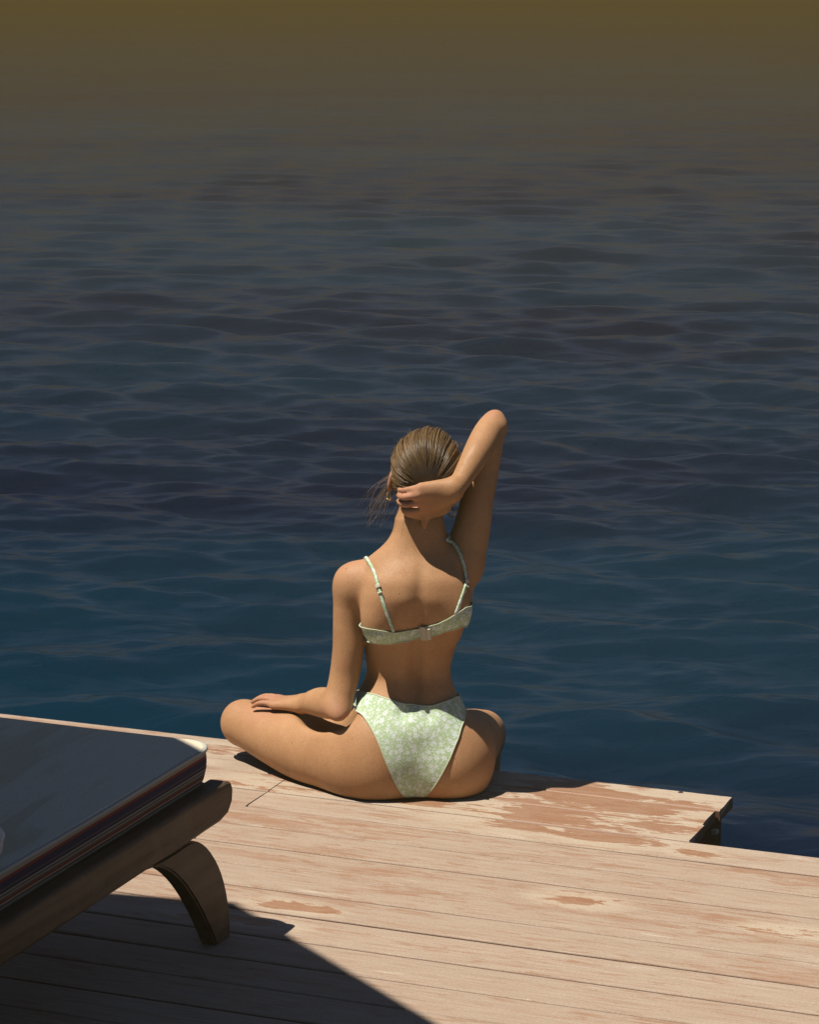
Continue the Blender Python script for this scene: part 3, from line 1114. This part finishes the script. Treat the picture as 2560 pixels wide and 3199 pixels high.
    for sx in (-1, 1):
        ex, ez = (-.074, -.020) if sx < 0 else (.067, -.034)
        Hd.ell(HP(sx * .031, .101, -.004), (.017, .013, .011), 0.012, HEAD_R, op='s')
        Hd.ell(HP(sx * .037, .074, -.036), (.020, .018, .018), 0.02, HEAD_R)
        Hd.ell(HP(ex, -.006, ez), (.0085, .020, .031), 0.006, HEAD_R @ np.array(Euler((R(-12), 0, R(sx * 22))).to_matrix()))
        Hd.ell(HP(ex + sx * .007, -.002, ez + .004), (.005, .009, .018), 0.005, HEAD_R, op='s')
        Hd.ell(HP(sx * .031, .092, -.004), (.0135, .012, .0095), 0.003, HEAD_R)
    a, b = HP(0, .093, .002), HP(0, .104, -.034)
    Hd.tube([(*a, .006), (*b, .0085)], 0.012, mg=0.02)
    for zz, rr in ((-.064, .0065), (-.073, .0075)):
        Hd.ell(HP(0, .095, zz), (.023, .010, rr), 0.006, HEAD_R)
    B.join(Hd, 0.02)
    # right arm raised, hand folded behind the head
    A = Field()
    A.tube([(.118, .000, .540, .049), (.134, .004, .590, .045), (.146, .010, .640, .0405), (.156, .020, .695, .0370), (.174, .038, .775, .0340), (.189, .053, .846, .0290)], 0.02)
    A.tube([(.190, .054, .850, .0285), (.177, .030, .836, .0325), (.156, -.016, .806, .0320), (.130, -.057, .768, .0260), (.109, -.088, .740, .0215), (.101, -.098, .731, .0205)], 0.012)
    A.ell((.196, .060, .868), (.016, .015, .015), 0.016)
    A.ell((.206, .048, .846), (.012, .012, .014), 0.018)
    w = np.array([.100, -.098, .729])
    #            knuckle               mid                    tip joint             tip                r
    fg = [((.026, -.110, .7390), (.000, -.104, .7320), (-.014, -.092, .7275), (-.024, -.074, .7255), .0066),
          ((.019, -.113, .7210), (-.008, -.107, .7150), (-.019, -.091, .7125), (-.024, -.072, .7120), .0075),
          ((.022, -.102, .7025), (-.006, -.095, .6965), (-.019, -.077, .6955), (-.024, -.058, .6965), .0078),
          ((.033, -.086, .6850), (.006, -.079, .6780), (-.009, -.063, .6760), (-.015, -.046, .6775), .0075)]
    for i, (a, b, c, d, rr) in enumerate(fg):
        s = w + np.array([-.006, 0, (.010, .004, -.004, -.012)[i]])
        A.tube([(*s, .0170), (*lerp3(tuple(s), a, .5), .0135), (*a, .0098)], 0.016, mg=0.02)
        finger(A, [np.array(a) + (0, -.001, 0), np.array(b), np.array(c), np.array(d)], rr + .0012, rr - .0012, 0.0035)
    A.ell((.022, -.064, .672), (.034, .016, .016), 0.012, None, mg=0.03)
    A.ell((.060, -.064, .688), (.036, .018, .026), 0.016, None, mg=0.03)
    A.ell((.062, -.090, .707), (.034, .012, .022), 0.016, Euler((0, R(-8), 0)).to_matrix(), mg=0.03)
    finger(A, [np.array((.076, -.084, .704)), np.array((.050, -.076, .680)), np.array((.037, -.074, .662)), np.array((.034, -.074, .643))], .0115, .0072, 0.010)
    sh2 = np.array([.122, 0, .535])
    B.join(A, lambda x, y, z: .003 + .040 * np.exp(-((x - sh2[0]) ** 2 + (y - sh2[1]) ** 2 + (z - sh2[2]) ** 2) / .070 ** 2))
    return B


B = build_body_field()
person = empty('person', (0, 0, 0))
tag(person, 'person in pale green floral bikini sitting on the deck with one arm behind the head', 'person')


def build_body():
    V, Q = surface_nets(B.D, LO, VOX)
    o = quads_mesh('body', V, Q, M['skin'], person)
    # keep only the outer shell's big piece is implicit; relax the voxel steps
    sm = o.modifiers.new('relax', 'SMOOTH')
    sm.factor = 0.5
    sm.iterations = 6
    nv = len(o.data.vertices)
    co = np.empty(nv * 3, np.float32)
    o.data.vertices.foreach_get('co', co)
    co = co.reshape(-1, 3)
    fl = np.zeros(nv)
    for c, r, a in (((.0, -.10, .705), .045, .8), ((-.33, .225, .16), .055, .7), ((-.165, -.03, .2), .03, .5), ((.19, .06, .87), .03, .5), ((-.39, .3, .09), .05, .4),
                    (tuple(HP(-.08, 0, -.02)), .03, .9), (tuple(HP(.067, 0, -.034)), .03, .9), ((-.13, 0, .54), .05, .35)):
        fl = np.maximum(fl, a * np.exp(-((co - np.array(c)) ** 2).sum(1) / r ** 2))
    attr(o.data, 'flush', fl)
    for sx in (-1, 1):
        c = HP(sx * .031, .0965, -.004)
        bm = bmesh.new()
        bmesh.ops.create_uvsphere(bm, u_segments=16, v_segments=10, radius=0.0085)
        bmesh.ops.translate(bm, vec=c, verts=bm.verts)
        me = bpy.data.meshes.new('eye')
        bm.to_mesh(me)
        bm.free()
        link_mesh('eye', me, M['eye'], person)
    return o


body = build_body()

# ------------------------------------------------------------------ hair: swept back from the face and gathered at the nape
G_LOC = np.array([-.006, -.078, -.014])            # gathering point in head space


def cap_radius(d):
    """distance from head centre to the hair surface in direction d (head space)"""
    r = np.array([.083, .1015, .0945])
    k = 1 / np.sqrt(((d / r) ** 2).sum(-1))
    return k


def build_hair():
    g = G_LOC / np.linalg.norm(G_LOC)
    a = np.cross(g, [1.0, 0, 0])
    a /= np.linalg.norm(a)
    b = np.cross(g, a)                                # around the gathering axis

    cen = np.array([0, 0, .012])

    def surf(theta, psi, lift=0.0):
        d = math.cos(theta) * g + math.sin(theta) * (math.cos(psi) * a + math.sin(psi) * b)
        return cen + d * (cap_radius(d) + lift), d

    def tmax(psi):
        # how far the hair runs from the gathering point before it meets the hairline
        d90 = math.cos(psi) * a + math.sin(psi) * b
        up = d90[2]
        side = abs(d90[0])
        if up > -0.05:
            return R(118 + 26 * max(0, up) - 26 * side)
        return R(48 + 34 * side)
    # dark under-layer so no scalp shows through
    V, Q = [], []
    n_t, n_p = 22, 72
    for i in range(n_t):
        for j in range(n_p):
            psi = 2 * math.pi * j / n_p
            th = tmax(psi) * (i / (n_t - 1))
            p, d = surf(th, psi, -0.0065 - 0.007 * (i / (n_t - 1)) ** 6)
            V.append(HEAD_C + HEAD_R @ p)
    for i in range(n_t - 1):
        for j in range(n_p):
            j2 = (j + 1) % n_p
            Q.append((i * n_p + j, i * n_p + j2, (i + 1) * n_p + j2, (i + 1) * n_p + j))
    hr = quads_mesh('hair', V, Q, M['hair'], person)
    attr(hr.data, 'tone', np.full(len(V), 0.05))
    # strands
    VV, QQ, TT = [], [], []
    nb = 0
    r = np.random.default_rng(3)
    for s in range(2600):
        psi = r.random() * 2 * math.pi
        tm = tmax(psi) * (0.90 + 0.11 * r.random())
        t0 = R(4 + 16 * r.random())
        lock = math.sin(psi * 17 + 1.3) * math.sin(psi * 41)
        lift = 0.0050 * r.random() - 0.0038 + 0.0032 * lock
        sw = r.normal(0, 0.05)
        wob = r.normal(0, 0.012)
        pts, rad = [], []
        n = 13
        for i in range(n):
            t = i / (n - 1)
            th = t0 + (tm - t0) * t
            ps = psi + sw * math.sin(t * math.pi) + wob * math.sin(t * 9 + s) + 0.20 * math.sin(math.pi * t) * math.cos(psi)
            sink = -0.020 * (1 - t) ** 4 - 0.004 * t ** 8          # dips into the hollow where it is held
            p, d = surf(th, ps, lift + sink + 0.0016 * math.sin(t * 3 + psi * 5))
            pts.append(HEAD_C + HEAD_R @ p)
            rad.append(0.00085 * (0.45 + 0.55 * math.sin(math.pi * min(1, 0.12 + t * 0.9))))
        Vt, Qt = tube_arrays(pts, rad, 3)
        VV += Vt
        QQ += [tuple(k + nb for k in q) for q in Qt]
        nb += len(Vt)
        tone = np.clip(0.38 + 0.26 * lock + r.normal(0, 0.20), 0.03, 1.0)
        for i in range(n):
            t = i / (n - 1)
            TT += [tone * (0.25 + 0.9 * min(1, t * 1.8))] * 3
    o = quads_mesh('hair_strands', VV, QQ, M['hair'], hr)
    o['kind'] = 'stuff'
    attr(o.data, 'tone', TT)
    # wisps that escaped beside the left ear and the nape, and a few at the crown
    VV, QQ, TT = [], [], []
    nb = 0
    for s in range(56):
        kind = r.random()
        if kind < 0.55:
            p0 = HP(-.074 + r.normal(0, .004), -.012 + r.normal(0, .012), -.020 + r.normal(0, .014))
            q = np.array([-.020 - .022 * abs(r.normal(0, 1)), -.012 + r.normal(0, .012), -.045 - .045 * r.random()])
        elif kind < 0.58:
            p0 = np.array([-.020 + r.normal(0, .006), -.040 + r.normal(0, .005), .685 + r.normal(0, .01)])
            q = np.array([-.004 + r.normal(0, .004), -.004 + r.normal(0, .003), -.06 - .04 * r.random()])
        else:
            ps = r.random() * 6.28
            p_, d_ = surf(R(30 + 85 * r.random()), ps, .000)
            p0 = HEAD_C + HEAD_R @ p_
            q = HEAD_R @ (d_ * .010 + np.cross(d_, [0.3, .2, 1]) * .03 * r.normal(0, 1))
        bend = r.normal(0, .010, 3)
        pts = [p0 + q * t + bend * math.sin(t * math.pi) + np.array([0, 0, -.012 * t * t]) for t in np.linspace(0, 1, 8)]
        if 0.55 <= kind < 0.58:
            pts = [np.array(p) for p in pts]
            pts = [p + B.normal(p) * max(0, 0.0015 - float(B.sample(p))) for p in pts]
        Vt, Qt = tube_arrays(pts, np.linspace(.00034, .00016, 8), 3)
        VV += Vt
        QQ += [tuple(k + nb for k in qq) for qq in Qt]
        nb += len(Vt)
        TT += [float(np.clip(0.75 + r.normal(0, .2), .2, 1))] * len(Vt)
    o = quads_mesh('loose_hair', VV, QQ, M['hair'], hr)
    o['kind'] = 'stuff'
    attr(o.data, 'tone', TT)


build_hair()


def torus(name, c, Rr, rr, axis, mat, parent):
    ax = np.array(axis, float)
    ax /= np.linalg.norm(ax)
    a = np.cross(ax, [0.2, 1, 0.1])
    a /= np.linalg.norm(a)
    b = np.cross(ax, a)
    pts = [np.array(c) + Rr * (math.cos(t) * a + math.sin(t) * b) for t in np.linspace(0, 2 * math.pi, 25)]
    V, Q = tube_arrays(pts, rr, 8)
    return quads_mesh(name, V, Q, mat, parent)


torus('earring', HP(-.076, -.010, -.060), .0095, .0016, (.9, .5, 0), M['gold'], person)
torus('earring', HP(.070, -.014, -.076), .0095, .0016, (.6, .8, 0), M['gold'], person)

# ------------------------------------------------------------------ swimwear, laid on the skin
CAMP = np.array([0, -6.0, 1.86])
CPI, SPI = math.cos(R(11.312)), math.sin(R(11.312))


def ray_px(P):
    P = np.asarray(P, float)
    x = (P[..., 0] - 1280) / 8500
    y = (P[..., 1] - 1599.5) / 8500
    d = np.stack([x, CPI - SPI * y, -SPI - CPI * y], -1)
    return d / np.linalg.norm(d, axis=-1)[..., None]


def on_skin(P, F=None):
    """point of the back seen along a line of sight"""
    d = ray_px(P)
    o = CAMP + d * ((-0.25 - CAMP[1]) / d[..., 1])[..., None]
    p, hit = (F or B).march(o, d, 0.75)
    return p, hit


def cyl_outline(pts, ax):
    """turn outline points on the back into (angle round the body, height)"""
    p, hit = on_skin(np.array(pts, float), BC)
    p = p[hit]
    th = np.arctan2(p[:, 0] - ax[0], -(p[:, 1] - ax[1]))
    o = np.argsort(th)
    return th[o], p[o, 2]


def wrap_cloth(name, ax, th, zt, zb, nv, mat, parent, off=0.0022, thick=0.0018, fold=None):
    th, zt, zb = map(np.asarray, (th, zt, zb))
    nt = len(th)
    v = np.linspace(0, 1, nv)
    Zz = zt[:, None] + (zb - zt)[:, None] * v[None]
    d = np.stack([np.sin(th), -np.cos(th), 0 * th], -1)[:, None, :] * np.ones((1, nv, 1))
    o = np.stack([np.full_like(Zz, ax[0]), np.full_like(Zz, ax[1]), Zz], -1) + d * 0.26
    F = BC
    p, hit = F.march(o, -d, 0.26)
    for j in range(1, nv):
        bad = ~hit[:, j]
        p[bad, j] = p[bad, j - 1] + np.array([0, 0, -.002])
    nrm = F.normal(p)
    # settle a hair above the skin
    for _ in range(2):
        p = p + nrm * (off - np.clip(F.sample(p), -.02, .02))[..., None] * 0.9
    # cloth bridges small hollows: relax along the surface
    for _ in range(6):
        q = p.copy()
        q[1:-1, 1:-1] = 0.5 * p[1:-1, 1:-1] + 0.125 * (p[:-2, 1:-1] + p[2:, 1:-1] + p[1:-1, :-2] + p[1:-1, 2:])
        s = F.sample(q)
        q = q + nrm * np.maximum(off - s, 0)[..., None]
        p = q
    if fold is not None:
        p = p + nrm * fold(th[:, None], v[None])[..., None]
    V = p.reshape(-1, 3)
    idx = np.arange(nt * nv).reshape(nt, nv)
    Q = np.stack([idx[:-1, :-1], idx[:-1, 1:], idx[1:, 1:], idx[1:, :-1]], -1).reshape(-1, 4)
    o_ = quads_mesh(name, V, Q, mat, parent)
    me = o_.data
    uv = me.uv_layers.new(name='UVMap')
    arc = np.concatenate([[0], np.cumsum(np.linalg.norm(np.diff(p[:, nv // 3], axis=0), axis=1))])
    UVg = np.stack([np.repeat(arc[:, None], nv, 1), Zz], -1).reshape(-1, 2)
    li = np.empty(len(me.loops), np.int32)
    me.loops.foreach_get('vertex_index', li)
    uv.data.foreach_set('uv', UVg[li].astype(np.float32).ravel())
    sd = o_.modifiers.new('thick', 'SOLIDIFY')
    sd.thickness = thick
    sd.offset = 1
    return o_, p


def edge_trim(name, pts, r, mat, parent):
    V, Q = tube_arrays(pts, r, 6)
    return quads_mesh(name, V, Q, mat, parent)


def build_bottom():
    ax = (.010, .015)
    top = [(1123, 2163), (1150, 2168), (1174, 2173), (1212, 2186), (1257, 2198), (1302, 2206), (1353, 2205), (1397, 2192), (1420, 2182), (1434, 2174)]
    lft = [(1098, 2206), (1130, 2227), (1155, 2262), (1181, 2310), (1206, 2374), (1228, 2431), (1246, 2468)]
    rgt = [(1348, 2470), (1385, 2406), (1417, 2336), (1438, 2272), (1450, 2228)]
    tt, zt = cyl_outline(top, ax)
    tl, zl = cyl_outline(lft, ax)
    tr, zr = cyl_outline(rgt, ax)
    tb = np.concatenate([tl, [tl[-1] + .06, tr[0] - .06], tr])
    zb = np.concatenate([zl, [zl[-1] - .02, zl[-1] - .02], zr])
    o = np.argsort(tb)
    tb, zb = tb[o], zb[o]
    th = np.linspace(-2.9, 2.9, 210)
    # round the front the cut rises over the hip and drops to a point again
    zt_f = np.interp(th, np.concatenate([[-3.2, -2.2], tt, [2.2, 3.2]]), np.concatenate([[.190, .215], zt, [.215, .190]]))
    zb_f = np.interp(th, np.concatenate([[-3.2, -2.6, -2.1, -1.75], tb, [1.75, 2.1, 2.6, 3.2]]),
                     np.concatenate([[.10, .15, .185, .195], zb, [.19, .18, .15, .10]]))
    zb_f = np.convolve(np.pad(zb_f, 3, mode='edge'), np.ones(7) / 7, 'valid')
    zb_f = np.maximum(np.minimum(zb_f, zt_f - .02), 0.006)
    ob, p = wrap_cloth('bikini_bottom', ax, th, zt_f, zb_f, 40, M['floral'], person)
    nrm = BC.normal(p)
    q = p + nrm * .0016
    edge_trim('waist_hem', q[:, 0], .0017, M['trim'], ob)
    sel = zb_f > 0.02
    k0 = np.argmax(np.abs(th) < 0.3)
    lo_ = q[:, -1]
    mid = np.argmin(np.abs(th - (tl[-1] + tr[0]) / 2))
    a = [lo_[i] for i in range(0, mid) if zb_f[i] > .012]
    b = [lo_[i] for i in range(mid, len(th)) if zb_f[i] > .012]
    edge_trim('leg_hem', a, .0015, M['trim'], ob)
    edge_trim('leg_hem', b, .0015, M['trim'], ob)


def strap_mesh(name, px, w, parent, over=None, nrmoff=0.002):
    P = spline(np.array(px, float), 30)
    p, hit = on_skin(P)
    p = p[hit]
    # smooth the path
    for _ in range(8):
        p[1:-1] = .5 * p[1:-1] + .25 * (p[:-2] + p[2:])
    if over is not None:
        p = np.vstack([spline(np.vstack([over[::-1], p[0]]), 14)[:-1], p])
    for _ in range(3):
        nr = B.normal(p)
        s = B.sample(p)
        p = p + nr * np.where(np.abs(s) < .05, nrmoff - s, 0)[:, None]
    nr = B.normal(p)
    for _ in range(5):
        nr[1:-1] = .5 * nr[1:-1] + .25 * (nr[:-2] + nr[2:])
    nr /= np.linalg.norm(nr, axis=1)[:, None]
    t = np.gradient(p, axis=0)
    t /= np.linalg.norm(t, axis=1)[:, None]
    sd = np.cross(t, nr)
    V = []
    for i in range(len(p)):
        V += [p[i] - sd[i] * w / 2, p[i] + nr[i] * .0012, p[i] + sd[i] * w / 2]
    Q, uvs = [], []
    for i in range(len(p) - 1):
        for k in (0, 1):
            Q.append((i * 3 + k, i * 3 + k + 1, i * 3 + k + 4, i * 3 + k + 3))
    o = quads_mesh(name, V, Q, M['floral'], parent)
    me = o.data
    uv = me.uv_layers.new(name='UVMap')
    arc = np.concatenate([[0], np.cumsum(np.linalg.norm(np.diff(p, axis=0), axis=1))])
    UVg = np.array([[k * w / 2 + .5, arc[i]] for i in range(len(p)) for k in range(3)])
    li = np.empty(len(me.loops), np.int32)
    me.loops.foreach_get('vertex_index', li)
    uv.data.foreach_set('uv', UVg[li].astype(np.float32).ravel())
    m = o.modifiers.new('thick', 'SOLIDIFY')
    m.thickness = .0016
    m.offset = 1
    return o, p, nr, t


def build_top():
    ax = (.010, .005)
    top = [(1143, 1963), (1174, 1969), (1203, 1974), (1232, 1977), (1270, 1972), (1302, 1966), (1340, 1958), (1370, 1949), (1397, 1937), (1429, 1918), (1455, 1900)]
    bot = [(1143, 2003), (1174, 2010), (1219, 2012), (1250, 2008), (1276, 2003), (1334, 1991), (1378, 1980), (1423, 1966), (1442, 1956)]
    tt, zt = cyl_outline(top, ax)
    tb, zb = cyl_outline(bot, ax)
    th = np.linspace(-3.05, 3.05, 240)
    zt_f = np.interp(th, np.concatenate([[-3.2, -2.7, -2.2, -1.7], tt, [1.75, 2.2, 2.7, 3.2]]), np.concatenate([[.43, .47, .47, .42], zt, [.455, .48, .475, .43]]))
    zb_f = np.interp(th, np.concatenate([[-3.2, -2.2, -1.7], tb, [1.75, 2.2, 3.2]]), np.concatenate([[.36, .36, .365], zb, [.385, .37, .36]]))

    def fold(t, v):
        w = np.exp(-((t + .95) / .45) ** 2)
        return .0014 * w * np.sin(v * 14 + t * 5) + .0006 * np.sin(v * 9 + t * 13)
    ob, p = wrap_cloth('bikini_top', ax, th, zt_f, zb_f, 14, M['floral'], person, off=.0018, thick=.0012, fold=fold)
    nrm = BC.normal(p)
    q = p + nrm * .0014
    edge_trim('band_hem', q[:, 0], .0013, M['trim'], ob)
    edge_trim('band_hem', q[:, -1], .0013, M['trim'], ob)
    # clasp
    c, _ = on_skin(np.array([[1326., 1977.]]))
    c = c[0]
    n = B.normal(c)
    n = n / np.linalg.norm(n)
    ux = np.array([1, 0, .10])
    ux = ux - n * (ux @ n)
    ux /= np.linalg.norm(ux)
    uz = np.cross(ux, n)
    Mx = Matrix((ux, n, uz)).transposed().to_4x4()

    def part(name, dx, dn, dz, size, bev):
        o = bevel_box(name, (0, 0, 0), size, M['clasp'], ob, bev, 2)
        o.matrix_local = Matrix.Translation(Vector(c + ux * dx + n * dn + uz * dz)) @ Mx
    part('clasp', 0, .0062, 0, (.0155, .0035, .0375), .0012)
    part('clasp_bar', -.0050, .0085, 0, (.0028, .0022, .034), .0008)
    part('clasp_bar', .0050, .0085, 0, (.0028, .0022, .034), .0008)
    part('clasp_loop', .0125, .0055, .001, (.010, .003, .030), .001)
    # straps
    L = [(1142, 1742), (1161, 1768), (1174, 1800), (1182, 1829), (1193, 1870), (1209, 1921), (1228, 1974)]
    Rr = [(1392, 1690), (1410, 1693), (1423, 1701), (1442, 1736), (1455, 1787), (1457, 1819), (1449, 1842), (1438, 1880), (1424, 1922)]
    oL = np.array([(-.104, .015, .560), (-.100, .055, .535), (-.085, .098, .475)])
    oR = np.array([(.070, .018, .592), (.075, .062, .570), (.082, .10, .49)])
    for px, over, kk in ((L, oL, .52), (Rr, oR, .60)):
        s, p, nr, t = strap_mesh('strap', px, .0070, ob, over)
        nb_ = len(p) - 30
        i = int(max(0, nb_) + 30 * kk)
        c2 = p[i] + nr[i] * .0035
        tt_ = t[i]
        sd = np.cross(tt_, nr[i])
        Mx = Matrix((sd, nr[i], tt_)).transposed().to_4x4()
        o = bevel_box('slider', (0, 0, 0), (.0120, .0040, .0085), M['clasp'], s, .0015, 2)
        o.matrix_local = Matrix.Translation(Vector(c2)) @ Mx
        o = bevel_box('slider', (0, 0, 0), (.0110, .0032, .0040), M['trim'], s, .0012, 2)
        o.matrix_local = Matrix.Translation(Vector(c2 + tt_ * .016)) @ Mx


build_bottom()
build_top()



def settle(o):
    """lean the trunk a little further over the hips: one smooth bend for body, hair and swimwear alike"""
    for ch in o.children:
        if ch.matrix_local.translation.length > 1e-6:
            t = ch.matrix_local.translation.copy()
            w = np.clip((t.z - .15) / .15, 0, 1)
            w = w * w * (3 - 2 * w)
            ch.location = (t.x, t.y + .045 * w, t.z - .0090 * w)
        else:
            me = ch.data
            co = np.empty(len(me.vertices) * 3, np.float32)
            me.vertices.foreach_get('co', co)
            co = co.reshape(-1, 3)
            w = np.clip((co[:, 2] - .15) / .15, 0, 1)
            w = w * w * (3 - 2 * w)
            co[:, 1] += .045 * w
            co[:, 2] -= .0090 * w
            me.vertices.foreach_set('co', co.ravel())
            me.update()
        settle(ch)


bpy.context.view_layer.update()
settle(person)

# ------------------------------------------------------------------ haze over the sea


def build_haze():
    m = bpy.data.materials.new('brown_haze')
    m.use_nodes = True
    t = m.node_tree
    t.nodes.clear()
    out = t.nodes.new('ShaderNodeOutputMaterial')
    v = t.nodes.new('ShaderNodeVolumePrincipled')
    v.inputs['Color'].default_value = (0.180, 0.132, 0.049, 1)
    v.inputs['Density'].default_value = 0.0175
    v.inputs['Anisotropy'].default_value = 0.0
    t.links.new(v.outputs[0], out.inputs['Volume'])
    bm = bmesh.new()
    bmesh.ops.create_cube(bm, size=1)
    bmesh.ops.scale(bm, vec=(900, 290, 4.2), verts=bm.verts)
    bmesh.ops.translate(bm, vec=(0, 93, -1.5 + 2.1), verts=bm.verts)
    me = bpy.data.meshes.new('haze')
    bm.to_mesh(me)
    bm.free()
    o = link_mesh('haze', me, m, None, smooth=False)
    tag(o, 'thick brown haze hanging over the far water', 'haze', None, 'stuff')


build_haze()
